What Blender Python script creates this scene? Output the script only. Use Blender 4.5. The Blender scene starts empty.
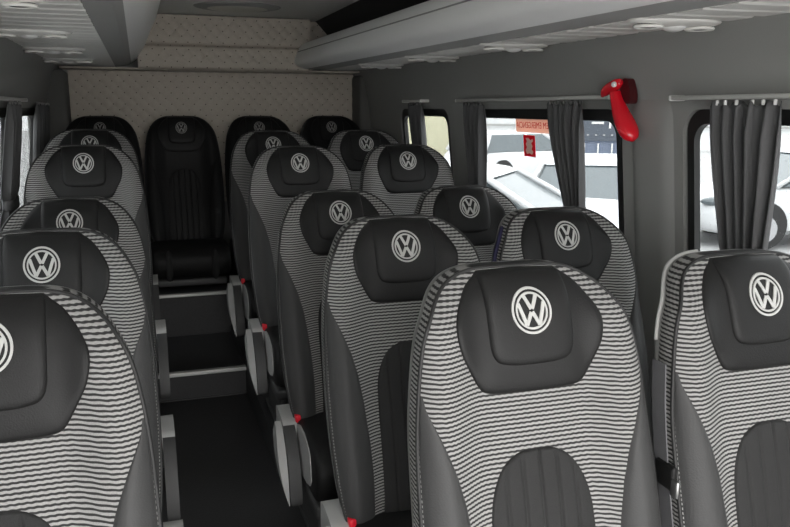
import bpy, bmesh, math, random
from mathutils import Vector, Matrix
random.seed(7)
S = bpy.context.scene
COL = S.collection
PI = math.pi
FL = -1.45          # cabin floor height (camera eye is z = 0)

# ------------------------------------------------------------------ materials
def mat(name, color, rough=0.6, metal=0.0, spec=0.5, bump=0.0, bscale=200.0, var=0.0, emit=None, sheen=0.0):
    m = bpy.data.materials.new(name); m.use_nodes = True
    nt = m.node_tree; b = nt.nodes['Principled BSDF']
    b.inputs['Base Color'].default_value = (*color, 1)
    b.inputs['Roughness'].default_value = rough
    b.inputs['Metallic'].default_value = metal
    b.inputs['Specular IOR Level'].default_value = spec
    if sheen: b.inputs['Sheen Weight'].default_value = sheen
    tc = nt.nodes.new('ShaderNodeTexCoord')
    nz = nt.nodes.new('ShaderNodeTexNoise'); nz.inputs['Scale'].default_value = bscale
    nz.inputs['Detail'].default_value = 3
    nt.links.new(tc.outputs['Object'], nz.inputs['Vector'])
    if var:
        mx = nt.nodes.new('ShaderNodeMix'); mx.data_type = 'RGBA'
        mx.inputs[6].default_value = (*[c*(1-var) for c in color], 1)
        mx.inputs[7].default_value = (*[min(1, c*(1+var)) for c in color], 1)
        nt.links.new(nz.outputs['Fac'], mx.inputs[0]); nt.links.new(mx.outputs[2], b.inputs['Base Color'])
    if bump:
        bp = nt.nodes.new('ShaderNodeBump'); bp.inputs['Strength'].default_value = bump
        bp.inputs['Distance'].default_value = 0.002
        nt.links.new(nz.outputs['Fac'], bp.inputs['Height']); nt.links.new(bp.outputs[0], b.inputs['Normal'])
    return m

def stripe_mat(name, light, dark, pitch=0.0082):
    m = bpy.data.materials.new(name); m.use_nodes = True
    nt = m.node_tree; N = nt.nodes; L = nt.links; b = N['Principled BSDF']
    b.inputs['Roughness'].default_value = 0.85; b.inputs['Specular IOR Level'].default_value = 0.2
    tc = N.new('ShaderNodeTexCoord'); sp = N.new('ShaderNodeSeparateXYZ'); L.new(tc.outputs['Object'], sp.inputs[0])
    def math_(op, a, bb=None):
        n = N.new('ShaderNodeMath'); n.operation = op
        for i, v in enumerate((a, bb)):
            if v is None: continue
            if isinstance(v, (int, float)): n.inputs[i].default_value = v
            else: L.new(v, n.inputs[i])
        return n.outputs[0]
    nz = N.new('ShaderNodeTexNoise'); nz.inputs['Scale'].default_value = 60; L.new(tc.outputs['Object'], nz.inputs['Vector'])
    wob = math_('MULTIPLY', math_('SUBTRACT', nz.outputs['Fac'], 0.5), 0.0014)
    saw = math_('MULTIPLY', math_('SINE', math_('MULTIPLY', math_('ADD', sp.outputs['X'], sp.outputs['Y']), 2*PI/0.0125)), 0.0004)
    z = math_('ADD', math_('ADD', sp.outputs['Z'], wob), saw)
    s = math_('SINE', math_('MULTIPLY', z, 2*PI/pitch))
    ramp = N.new('ShaderNodeMapRange'); ramp.inputs[1].default_value = -0.45; ramp.inputs[2].default_value = 0.25
    L.new(s, ramp.inputs[0])
    # fibre speckle
    n2 = N.new('ShaderNodeTexNoise'); n2.inputs['Scale'].default_value = 420; L.new(tc.outputs['Object'], n2.inputs['Vector'])
    lt = N.new('ShaderNodeMix'); lt.data_type = 'RGBA'
    lt.inputs[6].default_value = (*[c*0.72 for c in light], 1); lt.inputs[7].default_value = (*[c*1.25 for c in light], 1)
    L.new(n2.outputs['Fac'], lt.inputs[0])
    mx = N.new('ShaderNodeMix'); mx.data_type = 'RGBA'; mx.inputs[6].default_value = (*dark, 1)
    L.new(ramp.outputs[0], mx.inputs[0]); L.new(lt.outputs[2], mx.inputs[7]); L.new(mx.outputs[2], b.inputs['Base Color'])
    bp = N.new('ShaderNodeBump'); bp.inputs['Strength'].default_value = 0.5; bp.inputs['Distance'].default_value = 0.001
    L.new(ramp.outputs[0], bp.inputs['Height']); L.new(bp.outputs[0], b.inputs['Normal'])
    return m

M = {}
M['stripe'] = stripe_mat('striped_cloth', (0.30, 0.297, 0.29), (0.030, 0.030, 0.030))
M['leather'] = mat('headrest_leatherette', (0.0115, 0.0115, 0.0115), 0.55, 0, 0.28, 0.25, 350)
M['center'] = mat('centre_cloth', (0.024, 0.024, 0.024), 0.75, 0, 0.25, 0.5, 500, 0.25)
M['bolster'] = mat('bolster_leatherette', (0.042, 0.042, 0.042), 0.6, 0, 0.35, 0.3, 300)
M['black'] = mat('black_leather', (0.008, 0.008, 0.008), 0.55, 0, 0.25, 0.3, 300)
M['piping'] = mat('piping', (0.015, 0.015, 0.015), 0.6)
M['thread'] = mat('embroidery_thread', (0.48, 0.48, 0.465), 0.7, 0, 0.3, 0.4, 900)
M['threadgrey'] = mat('embroidery_thread_grey', (0.30, 0.30, 0.29), 0.7, 0, 0.3, 0.4, 900)
M['shell'] = mat('seat_shell_plastic', (0.16, 0.16, 0.155), 0.4)
M['greyplastic'] = mat('grey_plastic', (0.40, 0.40, 0.39), 0.45, 0, 0.5, 0.1, 400)
M['darkplastic'] = mat('dark_plastic', (0.05, 0.05, 0.05), 0.5, 0, 0.5, 0.15, 300)
M['red'] = mat('red_plastic', (0.72, 0.012, 0.03), 0.35)
M['hammer'] = mat('red_hammer_plastic', (0.65, 0.008, 0.02), 0.25, 0, 0.7)
M['white'] = mat('white_plastic', (0.75, 0.75, 0.73), 0.4)
M['metal'] = mat('metal', (0.5, 0.5, 0.5), 0.3, 1.0)
M['alu'] = mat('aluminium_nosing', (0.72, 0.72, 0.70), 0.45, 0.3)
M['wall'] = mat('grey_wall_lining', (0.29, 0.29, 0.28), 0.9, 0, 0.15, 0.35, 700, 0.10)
M['rackvoid'] = mat('dark_rack_void', (0.02, 0.02, 0.02), 0.9)  # near-black stands for the shaded void over the open rack
M['ceil'] = mat('headliner', (0.72, 0.72, 0.69), 0.9, 0, 0.15, 0.35, 600, 0.08)
M['rack'] = mat('rack_fascia', (0.86, 0.86, 0.85), 0.42, 0, 0.5, 0.05, 200)
M['rackmid'] = mat('rack_underlip', (0.33, 0.33, 0.32), 0.6)
M['rib'] = mat('ribbed_panel', (0.74, 0.73, 0.70), 0.6)
M['quilt'] = mat('quilted_vinyl', (0.46, 0.42, 0.36), 0.6, 0, 0.3, 0.3, 250, 0.12)
M['floor'] = mat('rubber_floor', (0.034, 0.034, 0.035), 0.5, 0, 0.4, 0.5, 120, 0.35)
M['rubber'] = mat('window_rubber', (0.008, 0.008, 0.008), 0.5)
M['curtain'] = mat('curtain_cloth', (0.10, 0.10, 0.102), 0.9, 0, 0.1, 0.3, 500, 0.15)
M['rail'] = mat('curtain_rail', (0.45, 0.45, 0.43), 0.4)
M['belt'] = mat('belt_webbing', (0.11, 0.11, 0.115), 0.7, 0, 0.3, 0.3, 600)
M['navy'] = mat('navy_edge', (0.02, 0.018, 0.06), 0.7)
M['lampglass'] = mat('lamp_diffuser', (0.55, 0.55, 0.48), 0.3)
M['button'] = mat('stitch_button', (0.06, 0.05, 0.045), 0.6)
M['paintw'] = mat('white_car_paint', (0.66, 0.67, 0.68), 0.25, 0, 0.5)
M['carglass'] = mat('car_glass', (0.10, 0.12, 0.13), 0.12, 0, 0.7, 0.3, 60, 0.5)
M['tire'] = mat('tyre', (0.03, 0.03, 0.03), 0.8)
M['rim'] = mat('wheel_rim', (0.45, 0.45, 0.46), 0.35, 0.6)
M['asphalt'] = mat('parking_ground', (0.42, 0.42, 0.42), 0.7, 0, 0.4, 0.4, 8, 0.12)
M['whitewall'] = mat('white_backdrop_wall', (0.75, 0.76, 0.76), 0.8, 0, 0.2, 0.2, 3, 0.05)
M['bluewall'] = mat('blue_grey_wall', (0.17, 0.20, 0.27), 0.7, 0, 0.3, 0.2, 5, 0.1)
M['yellowwall'] = mat('cream_wall', (0.52, 0.50, 0.36), 0.8, 0, 0.2, 0.2, 5, 0.1)
M['panel'] = mat('dark_sign_panel', (0.08, 0.095, 0.12), 0.5)
M['stickerpale'] = mat('sticker_pale', (0.62, 0.28, 0.20), 0.6)
M['stickerred'] = mat('sticker_red', (0.45, 0.01, 0.03), 0.5)
M['navyink'] = M['stickerred']
def glass_mat():
    m = bpy.data.materials.new('window_glass'); m.use_nodes = True
    nt = m.node_tree; N = nt.nodes; L = nt.links
    out = N['Material Output']; N.remove(N['Principled BSDF'])
    t = N.new('ShaderNodeBsdfTransparent'); t.inputs[0].default_value = (0.50, 0.515, 0.52, 1)
    g = N.new('ShaderNodeBsdfGlossy'); g.inputs['Roughness'].default_value = 0.03
    lw = N.new('ShaderNodeLayerWeight'); lw.inputs[0].default_value = .5
    fr = N.new('ShaderNodeMath'); fr.operation = 'POWER'; fr.inputs[1].default_value = 7; L.new(lw.outputs['Facing'], fr.inputs[0])
    mx = N.new('ShaderNodeMixShader'); L.new(fr.outputs[0], mx.inputs[0]); L.new(t.outputs[0], mx.inputs[1]); L.new(g.outputs[0], mx.inputs[2])
    # rain drops scattered on the pane
    tc = N.new('ShaderNodeTexCoord'); v = N.new('ShaderNodeTexVoronoi'); v.inputs['Scale'].default_value = 90
    L.new(tc.outputs['Object'], v.inputs['Vector'])
    lt = N.new('ShaderNodeMath'); lt.operation = 'LESS_THAN'; lt.inputs[1].default_value = 0.16; L.new(v.outputs['Distance'], lt.inputs[0])
    d = N.new('ShaderNodeBsdfGlossy'); d.inputs['Roughness'].default_value = 0.2; d.inputs[0].default_value = (0.7, 0.7, 0.7, 1)
    ml = N.new('ShaderNodeMath'); ml.operation = 'MULTIPLY'; ml.inputs[1].default_value = 0.35; L.new(lt.outputs[0], ml.inputs[0])
    m2 = N.new('ShaderNodeMixShader'); L.new(ml.outputs[0], m2.inputs[0]); L.new(mx.outputs[0], m2.inputs[1]); L.new(d.outputs[0], m2.inputs[2])
    L.new(m2.outputs[0], out.inputs[0]); return m
M['glass'] = glass_mat()
def film(name, c):
    m = mat(name, c, .6); nt = m.node_tree; N = nt.nodes
    t = N.new('ShaderNodeBsdfTranslucent'); t.inputs[0].default_value = (*c, 1)
    mx = N.new('ShaderNodeMixShader'); mx.inputs[0].default_value = .6
    nt.links.new(N['Principled BSDF'].outputs[0], mx.inputs[1]); nt.links.new(t.outputs[0], mx.inputs[2])
    nt.links.new(mx.outputs[0], N['Material Output'].inputs[0]); return m
M['stickerpale'] = film('sticker_pale_film', (0.96, 0.66, 0.56)); M['ink'] = film('sticker_ink', (.7, .07, .06)); M['picto'] = mat('pictogram_pale', (.95, .72, .62), .6); M['stickerred'] = film('sticker_red_film', (0.60, 0.01, 0.04))
M['pillar'] = mat('shaded_pillar_lining', (0.10, 0.10, 0.095), 0.9)  # wall lining in a darker copy, shade of the rear corners painted in
M['vent'] = mat('vent_grey', (0.07, 0.07, 0.07), 0.5)

# ------------------------------------------------------------------ helpers
def obj(name, bm, m, parent=None, smooth=True, angle=None):
    me = bpy.data.meshes.new(name)
    bmesh.ops.recalc_face_normals(bm, faces=bm.faces)
    bm.to_mesh(me); bm.free()
    me.materials.append(m)
    if smooth:
        for p in me.polygons: p.use_smooth = True
        if angle is not None: me.set_sharp_from_angle(angle=math.radians(angle))
    o = bpy.data.objects.new(name, me); COL.objects.link(o)
    if parent is not None: o.parent = parent
    return o
def empty(name, label, cat, loc=(0, 0, 0), rz=0, group=None):
    o = bpy.data.objects.new(name, None); COL.objects.link(o)
    o.empty_display_size = 0.05
    o.location = loc; o.rotation_euler = (0, 0, rz)
    o['label'] = label; o['category'] = cat
    if group: o['group'] = group
    return o
def tag(o, label, cat, group=None):
    o['label'] = label; o['category'] = cat
    if group: o['group'] = group
    return o
def struct(o, label=None):
    o['kind'] = 'structure'
    if label: o['label'] = label
    return o
def copy_tree(o, parent=None):
    c = o.copy(); COL.objects.link(c)
    if parent is not None: c.parent = parent
    for ch in list(o.children): copy_tree(ch, c)
    return c
def add_box(bm, c, s, bevel=0, seg=3, rot=None):
    mt = Matrix.Translation(c)
    if rot is not None: mt = mt @ rot
    r = bmesh.ops.create_cube(bm, size=1, matrix=mt @ Matrix.Diagonal((*s, 1)))
    if bevel:
        es = list({e for v in r['verts'] for e in v.link_edges})
        bmesh.ops.bevel(bm, geom=es, offset=bevel, segments=seg, profile=0.5, affect='EDGES')
def box(name, c, s, m, parent=None, bevel=0, seg=3, rot=None):
    bm = bmesh.new(); add_box(bm, c, s, bevel, seg, rot)
    return obj(name, bm, m, parent, smooth=bevel > 0, angle=50)
def add_tube(bm, pts, r, n=8, closed=False, cap=True, flat=1.0):
    pts = [Vector(p) for p in pts]; K = len(pts); rings = []
    rr = r if isinstance(r, (list, tuple)) else [r]*K
    prev = None
    for i, p in enumerate(pts):
        if closed: t = (pts[(i+1) % K]-pts[i-1])
        else: t = pts[min(i+1, K-1)]-pts[max(i-1, 0)]
        t.normalize()
        up = Vector((0, 1, 0)) if prev is None else prev
        a = up - t*up.dot(t)
        if a.length < 1e-4: a = Vector((1, 0, 0)) - t*t.x
        a.normalize(); b = t.cross(a); prev = a
        rings.append([bm.verts.new(p + a*math.cos(2*PI*k/n)*rr[i]*flat + b*math.sin(2*PI*k/n)*rr[i]) for k in range(n)])
    for i in range(K if closed else K-1):
        A, B = rings[i], rings[(i+1) % K]
        for k in range(n): bm.faces.new((A[k], A[(k+1) % n], B[(k+1) % n], B[k]))
    if not closed and cap:
        bm.faces.new(rings[0][::-1]); bm.faces.new(rings[-1])
def extrude_profile(bm, pts, axis, a, b, closed=True):
    """pts: 2D loop in the plane across axis; 'X': (y,z) 'Y': (x,z) 'Z': (x,y)"""
    def P(p, t):
        return {'X': (t, p[0], p[1]), 'Y': (p[0], t, p[1]), 'Z': (p[0], p[1], t)}[axis]
    A = [bm.verts.new(P(p, a)) for p in pts]; B = [bm.verts.new(P(p, b)) for p in pts]
    n = len(pts)
    for i in range(n): bm.faces.new((A[i], A[(i+1) % n], B[(i+1) % n], B[i]))
    bm.faces.new(A[::-1]); bm.faces.new(B)
def catmull(pts, per=6, closed=False):
    out = []; n = len(pts)
    rng = range(n) if closed else range(n-1)
    for i in rng:
        g = (lambda k: pts[k % n]) if closed else (lambda k: pts[max(0, min(n-1, k))])
        p0, p1, p2, p3 = g(i-1), g(i), g(i+1), g(i+2)
        for j in range(per):
            t = j/per
            out.append(tuple(0.5*((2*p1[d]) + (-p0[d]+p2[d])*t + (2*p0[d]-5*p1[d]+4*p2[d]-p3[d])*t*t + (-p0[d]+3*p1[d]-3*p2[d]+p3[d])*t**3) for d in range(len(p1))))
    if not closed: out.append(tuple(pts[-1]))
    return out
def interp(tab, v):
    tab = sorted(tab)
    if v <= tab[0][0]: return tab[0][1]
    for (a, b), (c, d) in zip(tab, tab[1:]):
        if v <= c: return b + (d-b)*(v-a)/(c-a)
    return tab[-1][1]
def sstep(a, b, v):
    t = max(0, min(1, (v-a)/(b-a))); return t*t*(3-2*t)
def ellipsoid_bm(rx, ry, rz, seg=28):
    bm = bmesh.new(); bmesh.ops.create_uvsphere(bm, u_segments=seg, v_segments=14, radius=1, matrix=Matrix.Diagonal((rx, ry, rz, 1))); return bm
def rrect(u0, u1, v0, v1, r, n=6):
    out = []
    for cx, cy, a0 in ((u1-r, v1-r, 0), (u0+r, v1-r, 90), (u0+r, v0+r, 180), (u1-r, v0+r, 270)):
        for k in range(n+1):
            a = math.radians(a0+90*k/n); out.append((cx+r*math.cos(a), cy+r*math.sin(a)))
    return out

# ------------------------------------------------------------------ the seat
LZ = 1.087                       # logo centre height above the seat's floor
half = [(0.0, .065), (.05, .065), (.095, .062), (.135, .049), (.166, .028), (.191, -.002), (.212, -.045), (.226, -.11), (.236, -.20),
        (.242, -.32), (.243, -.45), (.238, -.56), (.226, -.655), (.205, -.715), (.165, -.745), (.09, -.757), (0, -.76)]
_r = catmull(half, 4)
OUT = _r + [(-x, z) for x, z in _r[-2:0:-1]]         # clockwise from the top
CZ = -.33
_ang = sorted((math.atan2(z-CZ, x), math.hypot(x, z-CZ)) for x, z in OUT)
_ang = [(_ang[-1][0]-2*PI, _ang[-1][1])] + _ang + [(_ang[0][0]+2*PI, _ang[0][1])]
_pol = _ang
def ring_s(x, z):
    r = math.hypot(x, z-CZ)
    if r < 1e-6: return 0
    return r/interp(_pol, math.atan2(z-CZ, x))
def front(x, z):
    y = 0.25*z
    y += 0.022
    y -= 0.044*sstep(.10, .20, abs(x))*(1-sstep(-.03, .07, z))
    y += 0.006*math.exp(-((z+.23)/.08)**2)
    y -= 0.010*math.exp(-((z+.58)/.12)**2)
    s = min(1.0, ring_s(x, z))
    y += 0.032*s**9
    y += 0.012*sstep(.0, .075, z)**2
    return y
def P3(x, y, z): return (x, y, z+LZ)
def edge_y(x, z): return front(x*.99999, CZ+(z-CZ)*.99999)
def body_bm():
    bm = bmesh.new(); n = len(OUT); R = 22
    c = bm.verts.new(P3(0, front(0, CZ), CZ)); prev = None
    rings = []
    for k in range(1, R+1):
        s = 1-(1-k/R)**1.35
        rings.append([bm.verts.new(P3(x*s, front(x*s, CZ+(z-CZ)*s), CZ+(z-CZ)*s)) for x, z in OUT])
    for i in range(n): bm.faces.new((c, rings[0][i], rings[0][(i+1) % n]))
    # sides
    for d, g in ((.006, 1.008), (.022, 1.010), (.044, 1.005), (.056, .98), (.060, .88)):
        rings.append([bm.verts.new(P3(x*g, edge_y(x, z)+d, CZ+(z-CZ)*(1+(g-1)*.55))) for x, z in OUT])
    for A, B in zip(rings, rings[1:]):
        for i in range(n): bm.faces.new((A[i], A[(i+1) % n], B[(i+1) % n], B[i]))
    bm.faces.new(rings[-1])
    return bm
def pipe_bm(g, d, r):
    bm = bmesh.new()
    add_tube(bm, [P3(x*g, edge_y(x, z)+d, CZ+(z-CZ)*(1+(g-1)*.55)) for x, z in OUT], r, 6, closed=True)
    return bm
def shell_bm():
    bm = bmesh.new(); n = len(OUT); rings = []
    for d, g in ((.050, .975), (.056, .994), (.070, .985), (.082, .94), (.088, .8)):
        rings.append([bm.verts.new(P3(x*g, edge_y(x, z)+d, CZ+(z-CZ)*(1+(g-1)*.6))) for x, z in OUT])
    bm.faces.new(rings[0])
    for A, B in zip(rings, rings[1:]):
        for i in range(n): bm.faces.new((A[i], A[(i+1) % n], B[(i+1) % n], B[i]))
    bm.faces.new(rings[-1])
    return bm
def patch_bm(outline, cx, cz, off, puff, extra=None, R=10, power=4):
    """upholstered patch lying on the seat face"""
    bm = bmesh.new(); n = len(outline)
    def Y(x, z, s):
        y = front(x, z)-off-puff*math.sqrt(max(0, 1-s**power))
        if extra: y += extra(x, z, s)
        return y
    c = bm.verts.new(P3(cx, Y(cx, cz, 0), cz)); rings = []
    for k in range(1, R+1):
        s = 1-(1-k/R)**1.5
        rings.append([bm.verts.new(P3(cx+(x-cx)*s, Y(cx+(x-cx)*s, cz+(z-cz)*s, s), cz+(z-cz)*s)) for x, z in outline])
    rings.append([bm.verts.new(P3(x, front(x, z)+.006, z)) for x, z in outline])
    for i in range(n): bm.faces.new((c, rings[0][i], rings[0][(i+1) % n]))
    for A, B in zip(rings, rings[1:]):
        for i in range(n): bm.faces.new((A[i], A[(i+1) % n], B[(i+1) % n], B[i]))
    return bm
def mirror_outline(h): return h + [(-x, z) for x, z in h[::-1] if x > 1e-6]
PAD = mirror_outline([(0, .0645)] + catmull([(.082, .0622), (.094, .053), (.116, .036), (.141, .0), (.151, -.03), (.145, -.07), (.127, -.108), (.110, -.138), (.094, -.150), (.05, -.154)], 4) + [(0, -.155)])
PANEL = mirror_outline([(0, .063)] + catmull([(.080, .061), (.086, .050), (.088, .01), (.088, -.04), (.085, -.075), (.072, -.095), (.04, -.102)], 4) + [(0, -.103)])
CEN = mirror_outline([(0, -.260)] + catmull([(.03, -.270), (.06, -.285), (.085, -.320), (.097, -.37), (.099, -.43), (.099, -.55), (.101, -.65), (.103, -.735)], 5) + [(0, -.748)])
def groove(x, z, s):
    g = 0
    for gx in (-.072, -.036, 0, .036, .072):
        g += math.exp(-((x-gx)/.0028)**2)
    return .006*g*(1-s**6)
def cen_bm():
    bm = bmesh.new(); nx = 84; nz = 60; z0, z1 = -.750, -.260
    def hw(z): return interp([(-.75, .112), (-.65, .110), (-.43, .108), (-.37, .106), (-.345, .102), (-.32, .094), (-.30, .084), (-.285, .073), (-.274, .060), (-.266, .045), (-.2625, .034), (-.260, .024)], z)
    rows = []
    for j in range(nz+1):
        t = j/nz; z = z0+(z1-z0)*(1-(1-t)**1.5); w = hw(z); row = []
        for i in range(nx+1):
            u = -1+2*i/nx; x = u*w
            e = max(abs(u)**8, 0)
            y = front(x, z)-.004-.006*(1-e)+groove(x, z, min(1, abs(u)))
            if i in (0, nx) or j in (0, nz): y = front(x, z)+.005
            row.append(bm.verts.new(P3(x, y, z)))
        rows.append(row)
    for A, B in zip(rows, rows[1:]):
        for i in range(nx): bm.faces.new((A[i], A[i+1], B[i+1], B[i]))
    return bm
def bolster_bm(sg):
    bm = bmesh.new(); nz = 44; nx = 12
    inner = [(-.72, .137), (-.6, .135), (-.5, .138), (-.4, .148), (-.33, .159), (-.27, .175), (-.21, .199), (-.16, .222), (-.13, .2265)]
    outer = sorted((z, x*1.0) for x, z in _r if z < .0 and x > .19)
    rows = []
    for j in range(nz+1):
        z = -.716+(.586)*j/nz; a = interp(inner, z); b = max(a+.0015, interp(outer, z)); row = []
        for i in range(nx+1):
            u = i/nx; x = a+(b-a)*u
            y = front(x, z)-.002-.009*math.sin(PI*u)**.5*min(1, (b-a)/.05)
            if i in (0, nx) or j in (0, nz): y = front(x, z)+.004
            row.append(bm.verts.new(P3(sg*x, y, z)))
        rows.append(row)
    for A, B in zip(rows, rows[1:]):
        for i in range(nx): bm.faces.new((A[i], A[i+1], B[i+1], B[i]))
    return bm
def pad_y(x, z):
    """front of the raised headrest panel"""
    return front(x, z)-.024
def emblem_bm(r=.041):
    bm = bmesh.new()
    def prism(poly):
        A = [bm.verts.new(P3(x, pad_y(x, z-.004)-.0022, z-.004)) for x, z in poly]
        B = [bm.verts.new(P3(x, pad_y(x, z-.004)+.004, z-.004)) for x, z in poly]
        n = len(poly)
        bm.faces.new(A)
        for i in range(n): bm.faces.new((A[i], A[(i+1) % n], B[(i+1) % n], B[i]))
    def annulus(r0, r1, n=40):
        for k in range(n):
            a, b = 2*PI*k/n, 2*PI*(k+1)/n
            prism([(r0*math.cos(a), r0*math.sin(a)), (r1*math.cos(a), r1*math.sin(a)), (r1*math.cos(b), r1*math.sin(b)), (r0*math.cos(b), r0*math.sin(b))])
    annulus(r*.90, r)
    q = r*.80
    annulus(q*.89, q)
    def stroke(x0, z0, x1, z1, w):
        K = 4
        d = Vector((x1-x0, z1-z0)).normalized(); nrm = Vector((-d.y, d.x))*w/2
        for k in range(K):
            a, b = k/K, (k+1)/K
            pa = Vector((x0+(x1-x0)*a, z0+(z1-z0)*a)); pb = Vector((x0+(x1-x0)*b, z0+(z1-z0)*b))
            prism([tuple((pa+nrm)*q), tuple((pa-nrm)*q), tuple((pb-nrm)*q), tuple((pb+nrm)*q)])
    w = .21
    for sg in (-1, 1):
        stroke(sg*.40, .84, sg*.03, .10, w)                 # V
        stroke(sg*.80, .42, sg*.40, -.76, w)                # outer W
        stroke(sg*.40, -.76, sg*.03, -.06, w)               # inner W
    return bm
def cushion_bm(w=.215):
    bm = bmesh.new()
    prof = catmull([(-.10, -.705), (-.20, -.69), (-.36, -.685), (-.455, -.70), (-.498, -.745), (-.505, -.80), (-.49, -.85), (-.45, -.875), (-.30, -.88), (-.10, -.88)], 4)
    n = len(prof); cols = []
    for x, g in ((-w, .80), (-w+.004, .90), (-w+.016, .97), (-w+.04, 1.0), (-w+.09, 1.0), (0, .985), (w-.09, 1.0), (w-.04, 1.0), (w-.016, .97), (w-.004, .90), (w, .80)):
        cols.append([bm.verts.new(P3(x, -.30+(y+.30)*(.5+.5*g), -.79+(z+.79)*g)) for y, z in prof])
    for A, B in zip(cols, cols[1:]):
        for i in range(n): bm.faces.new((A[i], A[(i+1) % n], B[(i+1) % n], B[i]))
    bm.faces.new(cols[0]); bm.faces.new(cols[-1])
    return bm

def build_seat(arm, dark=False):
    root = empty('passenger_seat', 'seat', 'seat')
    cover = M['black'] if dark else M['stripe']
    b = obj('backrest', body_bm(), cover, root)
    obj('seam_piping', pipe_bm(1.004, .002, .0042), M['piping'], b)
    obj('back_shell', shell_bm(), M['darkplastic'] if dark else M['shell'], root)
    hp = obj('headrest_pad', patch_bm(PAD, 0, -.03, .002, .013), M['black'] if dark else M['leather'], root)
    obj('raised_panel', patch_bm(PANEL, 0, -.01, .012, .012, power=10), M['black'] if dark else M['leather'], hp)
    obj('emblem', emblem_bm(.036 if dark else .041), M['threadgrey'] if dark else M['thread'], hp, smooth=False)
    obj('centre_panel', cen_bm(), M['black'] if dark else M['center'], root)
    for sg in (-1, 1):
        obj('side_bolster', bolster_bm(sg), M['black'] if dark else M['bolster'], root)
    cb = cushion_bm(.235 if dark else .211)
    obj('cushion', cb, M['black'] if dark else M['leather'], root)
    # seat pan, legs
    bm = bmesh.new(); add_box(bm, P3(0, -.25, -.905), (.42, .44, .045), .012)
    obj('seat_pan', bm, M['darkplastic'], root, angle=50)
    if dark:
        for sg in (-1, 1):
            bm = ellipsoid_bm(.030, .055, .095, 18)
            bmesh.ops.transform(bm, matrix=Matrix.Translation(P3(sg*.138, -.465, -.80)), verts=bm.verts)
            obj('cushion_bolster', bm, M['center'], root)
    if not dark:
        for sg in (-1, 1):
            bm = bmesh.new()
            add_box(bm, (sg*.17, -.25, .08), (.035, .30, .17), .008)
            add_box(bm, (sg*.17, -.25, .012), (.05, .40, .02), .004)
            obj('leg', bm, M['darkplastic'], root, angle=50)
    if arm:
        sg = arm; dx = .026 if arm > 0 else 0
        # hinge bracket
        bm = bmesh.new()
        pts = [(-.06, -.685), (-.15, -.692), (-.192, -.708), (-.195, -.75), (-.15, -.80), (-.10, -.86), (-.05, -.84), (-.05, -.72)]
        pts = catmull(pts, 3, True)
        extrude_profile(bm, [(y, z+LZ) for y, z in pts], 'X', sg*(.213+dx), sg*(.262+dx))
        br = obj('hinge_bracket', bm, M['greyplastic'], root, angle=40)
        bm = bmesh.new(); add_box(bm, (sg*(.207+dx*.5), -.168, -.694+LZ), (.020, .045, .030), .006)
        obj('recline_button', bm, M['red'], br, angle=50)
        # armrest, hanging curved beside the cushion: grey outer shield, dark pad
        c = catmull([(-.17, -.70), (-.225, -.73), (-.275, -.80), (-.305, -.88), (-.315, -.95)], 5)
        bm = bmesh.new()
        def strip(x0, x1, th0, inset):
            n = len(c); L = []
            for i, (y, z) in enumerate(c):
                t = i/(n-1)
                th = th0*(math.sin(PI*min(1, .12+t*.9)))**.6 if inset else th0
                a = c[max(0, i-1)]; d = c[min(n-1, i+1)]
                tv = Vector((d[0]-a[0], d[1]-a[1])).normalized(); nv = Vector((tv.y, -tv.x))   # into the seat side
                if nv.x < 0: nv = -nv
                L.append(((y, z), (y+nv.x*th, z+nv.y*th)))
            return L
        L = strip(0, 0, .045, False)
        loop = [a for a, b_ in L] + [b_ for a, b_ in L[::-1]]
        extrude_profile(bm, [(y, z+LZ) for y, z in loop], 'X', sg*(.222+dx), sg*(.262+dx))
        es = [e for e in bm.edges if abs(e.verts[0].co.x-e.verts[1].co.x) < 1e-6]
        bmesh.ops.bevel(bm, geom=es, offset=.007, segments=2, profile=.5, affect='EDGES')
        obj('armrest', bm, M['darkplastic'], root, angle=60)
        bm = bmesh.new()
        L = strip(0, 0, .075, True)
        loop = [a for a, b_ in L] + [b_ for a, b_ in L[::-1]]
        extrude_profile(bm, [(y+.012, z+LZ-.004) for y, z in loop], 'X', sg*.264, sg*.283)
        for v in bm.verts:
            if abs(v.co.x) > .28:
                t = max(0, min(1, (-.70-(v.co.z-LZ))/.25)); v.co.x = sg*(.266+.026*max(0, math.sin(PI*(.22+.78*t)))**.8)
        if sg < 0: obj('armrest_shield', bm, M['greyplastic'], root, angle=50)
        else: bm.free()
        bm = bmesh.new()
        pr = [(-.19, -.71), (-.36, -.705), (-.41, -.75), (-.40, -.84), (-.22, -.85)]
        extrude_profile(bm, [(y, z+LZ) for y, z in catmull(pr, 3, True)], 'X', sg*.208, sg*.2145)
        obj('side_trim', bm, M['greyplastic'], root, angle=50)
    return root

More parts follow.
